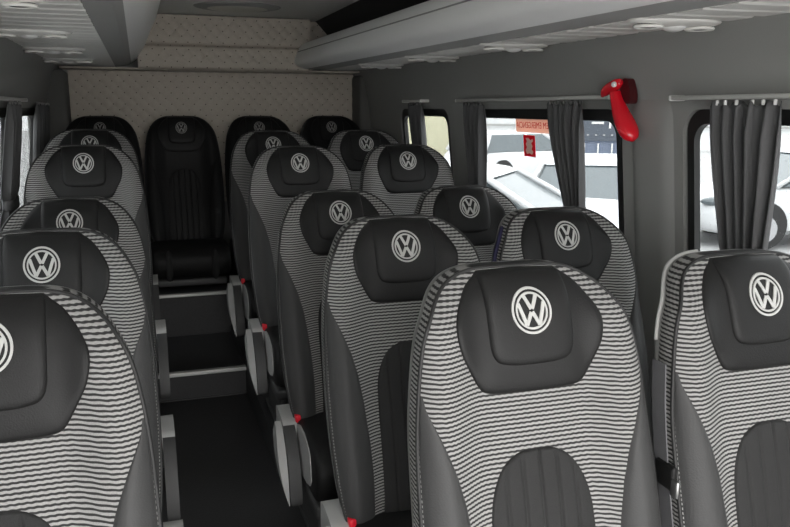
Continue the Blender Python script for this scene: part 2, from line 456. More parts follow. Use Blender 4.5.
rowY = {'A': [1.235, 1.952, 2.68, 3.404, 4.117], 'B': [1.204, 1.98, 2.699, 3.422, 4.125], 'L': [1.285, 1.971, 2.705, 3.465, 4.213]}
colX = {'A': .675, 'B': 1.19, 'L': -.241}
rowF = [FL, FL, FL, FL+.131, FL+.181]
ORD = ['Nearest', 'Second', 'Third', 'Fourth', 'Fifth']
protos = {'A': build_seat(-1), 'B': build_seat(0), 'L': build_seat(1)}
LAB = {
 'A': ['large foreground striped seat beside the aisle, right of centre, headrest in full view',
       'striped aisle seat directly behind the large foreground one, its emblem fully visible',
       'third striped aisle seat from the front, right of the aisle',
       'striped aisle seat on the right at the lower step, fourth from the front',
       'rearmost striped aisle seat on the right, partly hidden just before the black rear row'],
 'B': ['striped seat cut off by the right photo edge, below the nearest curtain',
       'striped seat by the wall with navy trim, below the red emergency hammer',
       'striped seat against the right wall below the window with the red sticker',
       'fourth wall side striped seat on the right, beside the rear curtained window',
       'rearmost striped seat on the right wall side, in front of the black corner seat'],
 'L': ['nearest left hand striped seat, headrest cut by the left edge of the photo',
       'second left hand striped seat, just behind the one cut by the photo edge',
       'third left hand striped seat, bottom of its emblem hidden by the seat ahead',
       'fourth left hand striped seat, raised, with the highest fully visible emblem of its column',
       'rearmost left hand striped seat, only its shoulders and part of its emblem showing']}
SEATS = {}
for c in 'ABL':
    for i in range(5):
        o = protos[c] if i == 4 else copy_tree(protos[c])
        SEATS[c, i] = (o, i)
for (c, i), (o, _) in SEATS.items():
    o.location = (colX[c]+((-.007, .002, .008, .014, .002)[i] if c == 'L' else 0), rowY[c][i], rowF[i]+((0, 0, 0, .012, .010)[i] if c == 'L' else 0))
    tag(o, LAB[c][i], 'seat', {'A': 'striped seats right of the aisle', 'B': 'striped seats along the right wall', 'L': 'striped single seats left of the aisle'}[c])
rp = build_seat(0, True)
RL = ['all black rear seat in the left corner behind the striped single seats',
      'all black rear seat in the middle facing straight down the aisle',
      'all black rear seat right of the middle, behind the striped aisle seats',
      'all black rear seat in the right corner by the side wall']
RX = [-.225, .257, .749, 1.232]
for i in range(4):
    o = rp if i == 3 else copy_tree(rp)
    o.location = (RX[i], 5.109, -1.201); o.scale = (.965, 1, 1)
    tag(o, RL[i], 'seat', 'black seats of the rear row')

# belt and catch in the gap beside the nearest wall side seat
r0 = SEATS['B', 0][0]
bm = bmesh.new()
pts = catmull([(-.250, .00, -.12+LZ), (-.257, -.02, -.22+LZ), (-.258, -.05, -.36+LZ), (-.257, -.10, -.55+LZ), (-.25, -.15, -.72+LZ)], 6)
A = []
for x, y, z in pts:
    A.append([bm.verts.new((x+dx, y+dy, z)) for dx, dy in ((0, -.02), (0, .02), (.003, .02), (.003, -.02))])
for a, b in zip(A, A[1:]):
    for k in range(4): bm.faces.new((a[k], a[(k+1) % 4], b[(k+1) % 4], b[k]))
bm.faces.new(A[0]); bm.faces.new(A[-1])
obj('seat_belt', bm, M['belt'], r0, smooth=False)
bm = bmesh.new(); add_box(bm, (-.258, -.055, -.33+LZ), (.014, .055, .05), .006)
b2 = bmesh.new()
lp = [(x, z) for x, z in OUT if x < -.05 and z > -.10]
add_tube(b2, [P3(x*1.005, edge_y(x, z)+.060, CZ+(z-CZ)*1.0) for x, z in lp], .004, 8)
ro = obj('lit_shell_rim', b2, M['rackmid'], r0); ro['label'] = 'rim of the seat shell, lit edge put into its paler colour'  # tube paler than the shell paints its lit edge
bk = obj('belt_catch', bm, M['black'], r0, angle=50)
bm = bmesh.new(); add_box(bm, (-.260, -.088, -.345+LZ), (.010, .02, .035), .004)
obj('tongue', bm, M['metal'], bk, angle=50)
# navy trim of the second wall side seat
bm = bmesh.new()
lp = [(x, z) for x, z in OUT if x < 0 and -.30 < z < .02]
add_tube(bm, [P3(x*1.028, edge_y(x, z)+.03, CZ+(z-CZ)*1.018) for x, z in lp], .006, 6)
o = obj('navy_edge_trim', bm, M['navy'], SEATS['B', 1][0]); o['label'] = 'navy blue trim on the seat edge'

# ------------------------------------------------------------------ the shell of the van
WR = [(-1.45, 1.600), (-.75, 1.575), (.05, 1.495), (.15, 1.475), (.22, 1.452), (.30, 1.41), (.42, 1.34), (.58, 1.19)]
def wxr(z): return interp(WR, z)
def wxl(z): return .985-wxr(z)
Y0, Y1 = -0.75, 5.42
def wall(side):
    bm = bmesh.new()
    zs = [-1.45, -.75, .05, .10, .15, .20, .25, .30, .36, .42, .50, .58]
    f = wxr if side > 0 else wxl
    inner = [(f(z), z) for z in zs]; outer = [(f(z)+side*.032, z) for z in zs[::-1]]
    extrude_profile(bm, inner+outer, 'Y', Y0, Y1)
    return obj('wall_right' if side > 0 else 'wall_left', bm, M['wall'], angle=30)
def cutter(side, y0, y1, z0, z1, r, d0, d1):
    f = wxr if side > 0 else wxl
    bm = bmesh.new(); pts = rrect(y0, y1, z0, z1, r, 7)
    A = [bm.verts.new((f(z)+side*d0, y, z)) for y, z in pts]; B = [bm.verts.new((f(z)+side*d1, y, z)) for y, z in pts]
    n = len(pts)
    for i in range(n): bm.faces.new((A[i], A[(i+1) % n], B[(i+1) % n], B[i]))
    bm.faces.new(A[::-1]); bm.faces.new(B)
    return obj('cut', bm, M['wall'])
def cut(o, cs):
    for c in cs:
        md = o.modifiers.new('b', 'BOOLEAN'); md.operation = 'DIFFERENCE'; md.solver = 'EXACT'; md.object = c
    dg = bpy.context.evaluated_depsgraph_get(); dg.update()
    me = bpy.data.meshes.new_from_object(o.evaluated_get(dg))
    o.modifiers.clear(); o.data = me
    for p in me.polygons: p.use_smooth = True
    me.set_sharp_from_angle(angle=math.radians(30))
    for c in cs: bpy.data.objects.remove(c, do_unlink=True)
WINR = [(.85, 1.862), (2.235, 3.36), (3.735, 4.44)]
WINL = [(1.0, 2.2), (2.60, 3.66), (3.92, 4.62)]
ZT, ZB = -.028, -.68
wr = wall(1); wl = wall(-1)
cs = []
for a, b in WINR:
    cs.append(cutter(1, a-.035, b+.035, ZB-.035, ZT+.030, .075, -.02, .012))
    cs.append(cutter(1, a, b, ZB, ZT, .06, -.05, .12))
cut(wr, cs)
cs = []
for a, b in WINL:
    cs.append(cutter(-1, a-.035, b+.035, ZB-.035, ZT+.030, .075, -.02, .012))
    cs.append(cutter(-1, a, b, ZB, ZT, .06, -.05, .12))
cut(wl, cs)
struct(wr, 'grey lined side wall right of the seats'); struct(wl, 'grey lined side wall left of the seats')
wn = 0
WOBJ = []
for side, WW in ((1, WINR), (-1, WINL)):
    f = wxr if side > 0 else wxl
    for a, b in WW:
        wn += 1
        g = bmesh.new(); pts = rrect(a, b, ZB, ZT, .06, 7)
        A = [g.verts.new((f(z)+side*.023, y, z)) for y, z in pts]; B = [g.verts.new((f(z)+side*.026, y, z)) for y, z in pts]
        n = len(pts); g.faces.new(A); g.faces.new(B)
        for i in range(n): g.faces.new((A[i], A[(i+1) % n], B[(i+1) % n], B[i]))
        w = struct(obj('window_%d' % wn, g, M['glass'], smooth=False)); WOBJ.append(w)
        fr = bmesh.new()
        # rubber seal: flat loop round the pane, deeper at the top
        po = rrect(a-.022, b+.022, ZB-.022, ZT+.030, .07, 7); pi = rrect(a+.006, b-.006, ZB+.006, ZT-.010, .055, 7)
        L4 = [[fr.verts.new((f(z)+side*d, y, z)) for y, z in P] for P, d in ((po, .006), (pi, .006), (pi, .027), (po, .027))]
        for k in range(4):
            Q, T = L4[k], L4[(k+1) % 4]
            for i in range(n): fr.faces.new((Q[i], Q[(i+1) % n], T[(i+1) % n], T[i]))
        obj('rubber_seal', fr, M['rubber'], w, angle=40)

# raised vertical pillars in the wall lining, between the windows
def ribpad(side, y0, y1, name, lab):
    f = wxr if side > 0 else wxl
    bm = bmesh.new(); ny, nz = 10, 14; rows = []
    for j in range(nz+1):
        z = -.9+(.95)*j/nz; row = []
        for i in range(ny+1):
            u = i/ny; h = .014*min(1, math.sin(PI*u)*1.8)*sstep(.06, -.06, z) if 0 < i < ny else -.004
            if j in (0, nz): h = -.004
            row.append(bm.verts.new((f(z)-side*h, y0+(y1-y0)*u, z)))
        rows.append(row)
    for A, B in zip(rows, rows[1:]):
        for i in range(ny): bm.faces.new((A[i], A[i+1], B[i+1], B[i]))
    struct(obj(name, bm, M['wall']), lab)
ribpad(1, 1.93, 2.15, 'trim_1', 'raised grey pillar lining between the right windows')
ribpad(1, 3.44, 3.66, 'trim_2', 'raised grey pillar lining between the rear right windows')

# floor, steps, nosings
struct(box('floor', (.4925, (Y0+3.84)/2, FL-.04), (2.26, 3.84-Y0, .08), M['floor']), 'dark rubber floor of the aisle')
o = box('floor', (.4925, (3.84+4.52)/2, (FL+.14+FL-.08)/2), (2.26, .68, .22), M['floor']); struct(o, 'raised dark floor between the two aisle steps')
o = box('floor', (.4925, (4.52+5.42)/2, (-1.065+FL-.08)/2), (2.26, .90, FL*-1+.08-1.065), M['floor']); struct(o, 'dark platform under the rear row')
# side podiums under the raised striped seats
for x0, x1 in ((.452, 1.622), (-.63, -.035)):
    struct(box('floor', ((x0+x1)/2, 3.185, (FL+FL+.131)/2), (x1-x0, .67, .131), M['floor']), 'low podium under the fourth row')
    struct(box('floor', ((x0+x1)/2, 4.02, (FL+FL+.181)/2), (x1-x0, 1.0, .181), M['floor']), 'podium under the fifth row')
struct(box('trim_3', (.21, 3.832, FL+.142), (.50, .034, .020), M['alu'], bevel=.003), 'bright metal edge of the lower aisle step')
struct(box('trim_4', (.21, 4.512, -1.063), (.50, .034, .016), M['alu'], bevel=.003), 'bright metal edge of the upper aisle step')
struct(box('trim_5', (.21, 3.834, FL+.004), (.46, .008, .006), M['darkplastic']), 'thin strip at the foot of the lower step')

# ceiling
bm = bmesh.new()
extrude_profile(bm, [(-.22, .578), (1.20, .578), (1.20, .64), (-.22, .64)], 'Y', Y0, Y1)
struct(obj('ceiling', bm, M['ceil'], smooth=False), 'grey headliner above the aisle')
# rear wall
bm = bmesh.new(); add_box(bm, (.4925, 5.40, -.45), (2.3, .05, 2.12))
struct(obj('wall_back', bm, M['wall'], smooth=False), 'rear doors behind the last row')
# corner pillars, rear corner shade put into their darker colour
for nm, x0, x1 in (('trim_6', -.58, -.400), ('trim_7', 1.435, 1.56)):
    struct(box(nm, ((x0+x1)/2, 5.25, -.42), (x1-x0, .26, 1.30), M['pillar'], bevel=.03), 'rear corner pillar lining, shade put into its colour')

def quilt_bm(x0, x1, prof, cell=.072, depth=.011):
    """prof: list of (y,z) from bottom to top; quilted diamonds pressed into the sheet"""
    bm = bmesh.new(); nx = int((x1-x0)/.0085)
    L = [0]
    for a, b in zip(prof, prof[1:]): L.append(L[-1]+math.hypot(b[0]-a[0], b[1]-a[1]))
    nz = int(L[-1]/.0085)
    rows = []; dots = []
    def at(v):
        for k in range(len(L)-1):
            if v <= L[k+1]+1e-9:
                t = (v-L[k])/(L[k+1]-L[k]); a, b = prof[k], prof[k+1]
                d = Vector((b[0]-a[0], b[1]-a[1])).normalized()
                return a[0]+(b[0]-a[0])*t, a[1]+(b[1]-a[1])*t, (-d.y, d.x)
        return prof[-1][0], prof[-1][1], (-1, 0)
    for j in range(nz+1):
        v = L[-1]*j/nz; y, z, nn = at(v); row = []
        for i in range(nx+1):
            x = x0+(x1-x0)*i/nx
            p = abs(math.sin(PI*(x+v)/cell)); q = abs(math.sin(PI*(x-v)/cell))
            h = depth*(min(p, 1)*min(q, 1))**.45*min([1]+[abs(v-l)/.03 for l in L[1:-1]])
            row.append(bm.verts.new((x, y+nn[0]*h, z+nn[1]*h)))
        rows.append(row)
    for A, B in zip(rows, rows[1:]):
        for i in range(nx): bm.faces.new((A[i], A[i+1], B[i+1], B[i]))
    # buttons where the stitching crosses
    k = 0
    for a in range(-60, 90):
        for b in range(-60, 90):
            x = (a+b)*cell/2; v = (a-b)*cell/2
            if x0+.01 < x < x1-.01 and .01 < v < L[-1]-.01:
                y, z, nn = at(v); dots.append((x, y, z, nn))
    return bm, dots
def quilt(name, x0, x1, prof, lab):
    bm, dots = quilt_bm(x0, x1, prof)
    o = struct(obj(name, bm, M['quilt']), lab)
    d = bmesh.new()
    for x, y, z, nn in dots:
        bmesh.ops.create_icosphere(d, subdivisions=1, radius=.0042, matrix=Matrix.Translation((x, y+nn[0]*.002, z+nn[1]*.002)))
    obj('stitch_buttons', d, M['button'], o)
    return o
quilt('trim_8', -.40, 1.455, [(5.34, -.62), (5.34, .235)], 'dim quilted panel on the rear doors behind the last row')
quilt('trim_9', .02, 1.10, [(5.16, .242), (5.10, .245), (5.085, .26), (5.09, .375), (5.12, .385), (5.13, .40), (5.14, .570)], 'quilted beige box above the rear doors, in two tiers')
quilt('trim_10', 1.08, 1.40, [(5.30, .30), (5.30, .575)], 'quilted panel set back beside the right luggage rack')
# underside board of the quilted box
struct(box('trim_11', (.50, 5.24, .243), (1.86, .24, .010), M['quilt']), 'lower board of the quilted box over the rear doors')
# sheet above the right rack; shade of the void painted into its colour
bm = bmesh.new(); extrude_profile(bm, [(1.17, .583), (1.42, .31), (1.43, .32), (1.19, .594)], 'Y', Y0, 5.35)
struct(obj('trim_12', bm, M['rackvoid'], smooth=False), 'shade coloured sheet for the dark void above the right luggage rack')

# ceiling lamp
lm = empty('ceiling_lamp', 'dim oval lamp in the headliner just before the quilted rear box', 'lamp', (.585, 4.70, .578))
obj('rim', ellipsoid_bm(.25, .22, .018), M['rackmid'], lm); obj('diffuser', ellipsoid_bm(.20, .17, .026), M['lampglass'], lm)

# ------------------------------------------------------------------ luggage racks
def zr_right(y): return .207+.0095*y
LEFT_Z = .257
def rack(side):
    zr = zr_right if side > 0 else (lambda y: LEFT_Z)
    # local profile: (distance from van centre line mirrored, height above zr)
    if side > 0:
        root = empty('luggage_rack', 'open grey overhead luggage rack along the right wall with ribbed pale underside', 'luggage rack', (1.3, 2.0, zr(2)))
        X = lambda x: x
        fasc = catmull([(1.06, .165), (1.035, .145), (1.005, .105), (.988, .07), (.985, .045), (.997, .02), (1.03, .004), (1.06, .0)], 4)
    else:
        root = empty('luggage_rack', 'closed grey overhead rack along the left wall with ribbed pale underside', 'luggage rack', (-.3, 2.0, zr(2)))
        X = lambda x: .985-x
        fasc = catmull([(.83, .325), (.852, .27), (.885, .20), (.925, .11), (.955, .068), (.985, .040), (1.005, .028)], 4)
    inv = Matrix.Translation(-root.location)
    def sheet(prof, th, y0=-.6, y1=5.30, ny=2, dzf=None):
        bm = bmesh.new(); rows = []
        loop = list(prof)
        n = len(loop)
        off = []
        for i, (x, z) in enumerate(loop):
            a = loop[max(0, i-1)]; b = loop[min(n-1, i+1)]
            d = Vector((b[0]-a[0], b[1]-a[1])).normalized(); nv = Vector((-d.y, d.x))
            off.append((x+nv.x*th, z+nv.y*th))
        full = loop+off[::-1]
        for j in range(ny+1):
            y = y0+(y1-y0)*j/ny
            rows.append([bm.verts.new(inv @ Vector((X(x), y, zr(y)+z+(dzf(y) if dzf else 0)))) for x, z in full])
        m = len(full)
        for A, B in zip(rows, rows[1:]):
            for i in range(m): bm.faces.new((A[i], A[(i+1) % m], B[(i+1) % m], B[i]))
        bm.faces.new(rows[0]); bm.faces.new(rows[-1])
        return bm
    obj('fascia', sheet(fasc, .008), M['rack'], root, angle=35)
    if side > 0:
        # moulded groove line along the fascia
        bm = bmesh.new(); add_tube(bm, [inv @ Vector((1.0025, y, zr(y)+.105)) for y in (-.6, 5.1)], .0028, 6)
        obj('groove_line', bm, M['rackmid'], root)
    lipx = 1.20 if side > 0 else 1.10
    obj('under_lip', sheet([(1.058, .0), (1.20, .0)] if side > 0 else [(1.005, .028), (1.03, .012), (1.10, .0)], .008), M['rackmid'], root, smooth=False)
    # ribbed underside
    def rib(y): return -.004*(1 if math.sin(y*2*PI/.115) > -.75 else 0)
    obj('ribbed_underside', sheet([(lipx, .001), (1.30, .001), (1.40, .003), (1.452, .004)], .008, -.6, 5.30, 590, rib), M['rib'], root, angle=20)
    if side > 0: obj('tray', sheet([(1.06, .155), (1.10, .03), (1.42, .05)], .006), M['darkplastic'], root, smooth=False)
    # service pods (two vents and a reading lamp on each)
    ys = [.95, 1.72, 2.62, 3.45, 4.25] if side > 0 else [1.35, 2.10, 2.95, 3.75, 4.5]
    for y in ys:
        pod = obj('service_pod', (lambda b: (bmesh.ops.transform(b, matrix=inv @ Matrix.Translation((X(1.315), y, zr(y)-.003)), verts=b.verts), b)[1])(ellipsoid_bm(.135, .070, .015)), M['rib'], root)
        for k, (dx, rx, ry, m_) in enumerate(((-.078, .036, .028, 'vent'), (0, .032, .034, 'white'), (.078, .036, .028, 'vent'))):
            b = ellipsoid_bm(rx, ry, .010 if k != 1 else .016, 18)
            bmesh.ops.transform(b, matrix=inv @ Matrix.Translation((X(1.315+dx), y, zr(y)-.012)), verts=b.verts)
            obj('reading_lamp' if k == 1 else 'air_vent', b, M[m_], pod)
            if k != 1:
                b = bmesh.new()
                add_tube(b, [inv @ Vector((X(1.315+dx)+rx*1.02*math.cos(t*PI/9), y+ry*1.02*math.sin(t*PI/9), zr(y)-.018)) for t in range(18)], .0045, 5, closed=True)
                obj('vent_ring', b, M['rib'], pod)
    return root
rack(1); rack(-1)

# ------------------------------------------------------------------ curtains and rails
def curtain(side, y0, y1, yb0, yb1, ztop, zbot, lab, tie=None, narrow=1.0):
    f = wxr if side > 0 else wxl
    yc = (y0+y1)/2
    root = empty('curtain', lab, 'curtain', (f(zbot)-side*.03, yc, zbot), group='grey window curtains')
    bm = bmesh.new(); nz = 46; n = 90; rows = []
    folds = max(3, round((y1-y0)/.045)); ph = random.random()*6
    for j in range(nz+1):
        t = j/nz; z = ztop+(zbot-ztop)*t
        a = y0+(yb0-y0)*sstep(0, .95, t); b = y1+(yb1-y1)*sstep(0, .95, t)
        pinch = 0
        if tie is not None: pinch = math.exp(-((z-tie)/.035)**2)
        cy = (a+b)/2; hw = (b-a)/2*(1-.25*pinch); row = []
        for i in range(n+1):
            u = i/n
            amp = (.013+.004*math.sin(3*t+u*5))*(1-.4*pinch)*min(1, .35+t*5)
            w = math.sin(2*PI*folds*u+ph+.7*math.sin(2.2*t+u*9))+.35*math.sin(2*PI*folds*2.3*u+1.7*ph)*(1-t)
            zz = z+(.006*math.sin(2*PI*folds*u*1.5+ph) if j == 0 else 0)
            row.append(((f(z)-side*(.032+amp*w)), cy+(u*2-1)*hw+.004*math.cos(2*PI*folds*u+ph), zz))
        rows.append(row)
    inv = -root.location
    for th in (0,):
        V = [[bm.verts.new(Vector(p)+inv) for p in r] for r in rows]
        for A, B in zip(V, V[1:]):
            for i in range(n): bm.faces.new((A[i], A[i+1], B[i+1], B[i]))
    o = obj('cloth', bm, M['curtain'], root)
    md = o.modifiers.new('thickness', 'SOLIDIFY'); md.thickness = .0025
    if tie is not None:
        bm = bmesh.new(); t = (tie-ztop)/(zbot-ztop)
        a = y0+(yb0-y0)*sstep(0, .95, t); b = y1+(yb1-y1)*sstep(0, .95, t); hw = (b-a)/2*.82; x = f(tie)-side*.032
        ring = [(x+.028*math.cos(k*PI/10), (a+b)/2+hw*math.sin(k*PI/10)) for k in range(20)]
        R = [[bm.verts.new(Vector((p[0], p[1], tie+dz))+inv) for p in ring] for dz in (-.02, .02)]
        for k in range(20): bm.faces.new((R[0][k], R[0][(k+1) % 20], R[1][(k+1) % 20], R[1][k]))
        tb = obj('tie_back', bm, M['curtain'], root); md = tb.modifiers.new('thickness', 'SOLIDIFY'); md.thickness = .004
    k = max(3, int((y1-y0)/.035))
    for i in range(k):
        u = (i+.5)/k
        bm = bmesh.new(); add_box(bm, Vector((f(ztop)-side*(.034+.004*math.sin(i*2.3)), y0+(y1-y0)*u+.006*math.sin(i*5), ztop+.003))+inv, (.008, .007, .014), .002, 2)
        obj('hook', bm, M['white'] if side > 0 and y0 < 2 else M['shell'], root, angle=50)
    return root
def rail(side, y0, y1, z, lab):
    f = wxr if side > 0 else wxl
    root = empty('curtain_rail', lab, 'curtain rail', (f(z), (y0+y1)/2, z), group='curtain rails')
    bm = bmesh.new(); add_box(bm, (-side*.028, 0, 0), (.050, y1-y0, .012), .003); obj('track', bm, M['rail'], root, angle=50)
    for e in (-1, 1):
        bm = bmesh.new(); add_box(bm, (-side*.028, e*(y1-y0)/2, 0), (.052, .012, .016), .004); obj('end_cap', bm, M['white'], root, angle=50)
    return root
rail(1, .80, 1.885, .033, 'pale curtain rail over the window nearest the right edge of the photo')
rail(1, 2.19, 3.47, .040, 'pale curtain rail over the window with the red sticker')
rail(1, 3.96, 4.26, .044, 'short curtain rail over the rear right window')
rail(-1, 2.50, 3.80, .036, 'curtain rail at the left edge of the photo')
curtain(1, 1.495, 1.74, 1.57, 1.67, .016, -.63, 'wide gathered grey curtain on the window nearest the right edge')
curtain(1, 2.375, 2.62, 2.41, 2.49, .023, -.63, 'narrow grey curtain right of the red sticker window pane')
curtain(1, 3.205, 3.44, 3.30, 3.40, .023, -.66, 'dark grey curtain on the pillar left of the red sticker')
curtain(1, 3.99, 4.22, 4.0, 4.19, .027, -.60, 'slim dark curtain in the rear right window')
curtain(-1, 3.42, 3.76, 3.34, 3.64, .020, -.62, 'grey curtain with a tie back at the left edge of the photo', tie=-.385)
curtain(-1, 4.32, 4.86, 4.32, 4.86, .020, -.60, 'dark curtain closest to the rear on the left wall')

# ------------------------------------------------------------------ emergency hammer
hz = .0
hm = empty('emergency_hammer', 'glossy red emergency hammer in its holder on the right wall between windows', 'emergency hammer', (1.476, 2.112, .014))
def hp(y, z, x=0): return Vector((x, y-2.20, z))
bm = bmesh.new()
lp = [(2.240, .072), (2.245, .050), (2.215, .010), (2.190, .006), (2.185, .030), (2.205, .076), (2.225, .082)]
extrude_profile(bm, [(y-2.20, z) for y, z in catmull(lp, 3, True)], 'X', -.016, .010)
obj('holder', bm, mat('dark_red_plastic', (.05, .003, .005), .4), hm, angle=40)
bm = bmesh.new()
K = [(2.250, .040, .018), (2.235, .010, .021), (2.212, -.025, .027), (2.188, -.055, .031), (2.165, -.080, .030), (2.150, -.098, .022), (2.143, -.108, .007)]
K = catmull(K, 4)
add_tube(bm, [hp(y, z, -.028) for y, z, r in K], [r*1.1 for y, z, r in K], 14, flat=.75)
hb = obj('handle', bm, M['hammer'], hm)
bm = bmesh.new()
K = catmull([(2.318, .028, .005), (2.305, .040, .015), (2.285, .050, .019), (2.262, .058, .019), (2.240, .066, .017), (2.222, .072, .010)], 4)
add_tube(bm, [hp(y, z, -.030) for y, z, r in K], [r for y, z, r in K], 14)
obj('hammer_head', bm, M['hammer'], hm)
bm = bmesh.new(); bmesh.ops.create_uvsphere(bm, u_segments=14, v_segments=8, radius=.009, matrix=Matrix.Translation(hp(2.232, .064, -.046)))
obj('screw_cap', bm, M['white'], hm)

# ------------------------------------------------------------------ stickers on the pane
def text_mesh(s, size, m, name, loc, rot, parent=None, mirror=False):
    cu = bpy.data.curves.new(name, 'FONT'); cu.body = s; cu.size = size; cu.align_x = 'CENTER'; cu.align_y = 'CENTER'; cu.extrude = .0003
    t = bpy.data.objects.new(name, cu); COL.objects.link(t)
    dg = bpy.context.evaluated_depsgraph_get(); me = bpy.data.meshes.new_from_object(t.evaluated_get(dg))
    bpy.data.objects.remove(t, do_unlink=True)
    if mirror:
        for v in me.vertices: v.co.x *= -1
        me.flip_normals()
    me.materials.clear(); me.materials.append(m)
    o = bpy.data.objects.new(name, me); COL.objects.link(o); o.location = loc; o.rotation_euler = rot
    if parent: o.parent = parent
    return o
fx = lambda z, d=.030: wxr(z)+d
lean = -math.atan(.1)
bm = bmesh.new(); add_box(bm, (0, 0, 0), (.0015, .285, .058))
s1 = obj('exit_sticker', bm, M['stickerpale'], smooth=False); s1.location = (fx(-.062, .019), 2.85, -.064); s1.rotation_euler = (0, lean, 0)
tag(s1, 'pale red lettered sticker at the top of the right window pane', 'sticker')
text_mesh('EM EMERGENCIA', .036, M['ink'], 'lettering', (-.0012, 0, 0), (PI/2, 0, -PI/2), s1, mirror=True)
bm = bmesh.new(); add_box(bm, (0, 0, 0), (.0015, .098, .088))
s2 = obj('hammer_sticker', bm, M['stickerred'], smooth=False); s2.location = (fx(-.16, .019), 2.885, -.148); s2.rotation_euler = (0, lean, 0)
tag(s2, 'small upright red pictogram sticker below the pale lettered one', 'sticker')
bm = bmesh.new()
fig = [(a*1.5, b*.68) for a, b in [(-.022, .045), (-.008, .035), (.004, .050), (.020, .046), (.012, .028), (.020, .010), (.014, -.008), (.022, -.028), (.016, -.050), (.0, -.044), (-.014, -.052), (-.022, -.034), (-.012, -.020), (-.018, .0), (-.012, .018), (-.022, .030)]]
extrude_profile(bm, fig, 'X', -.0016, -.0004)
obj('pictogram', bm, M['picto'], s2, smooth=False)

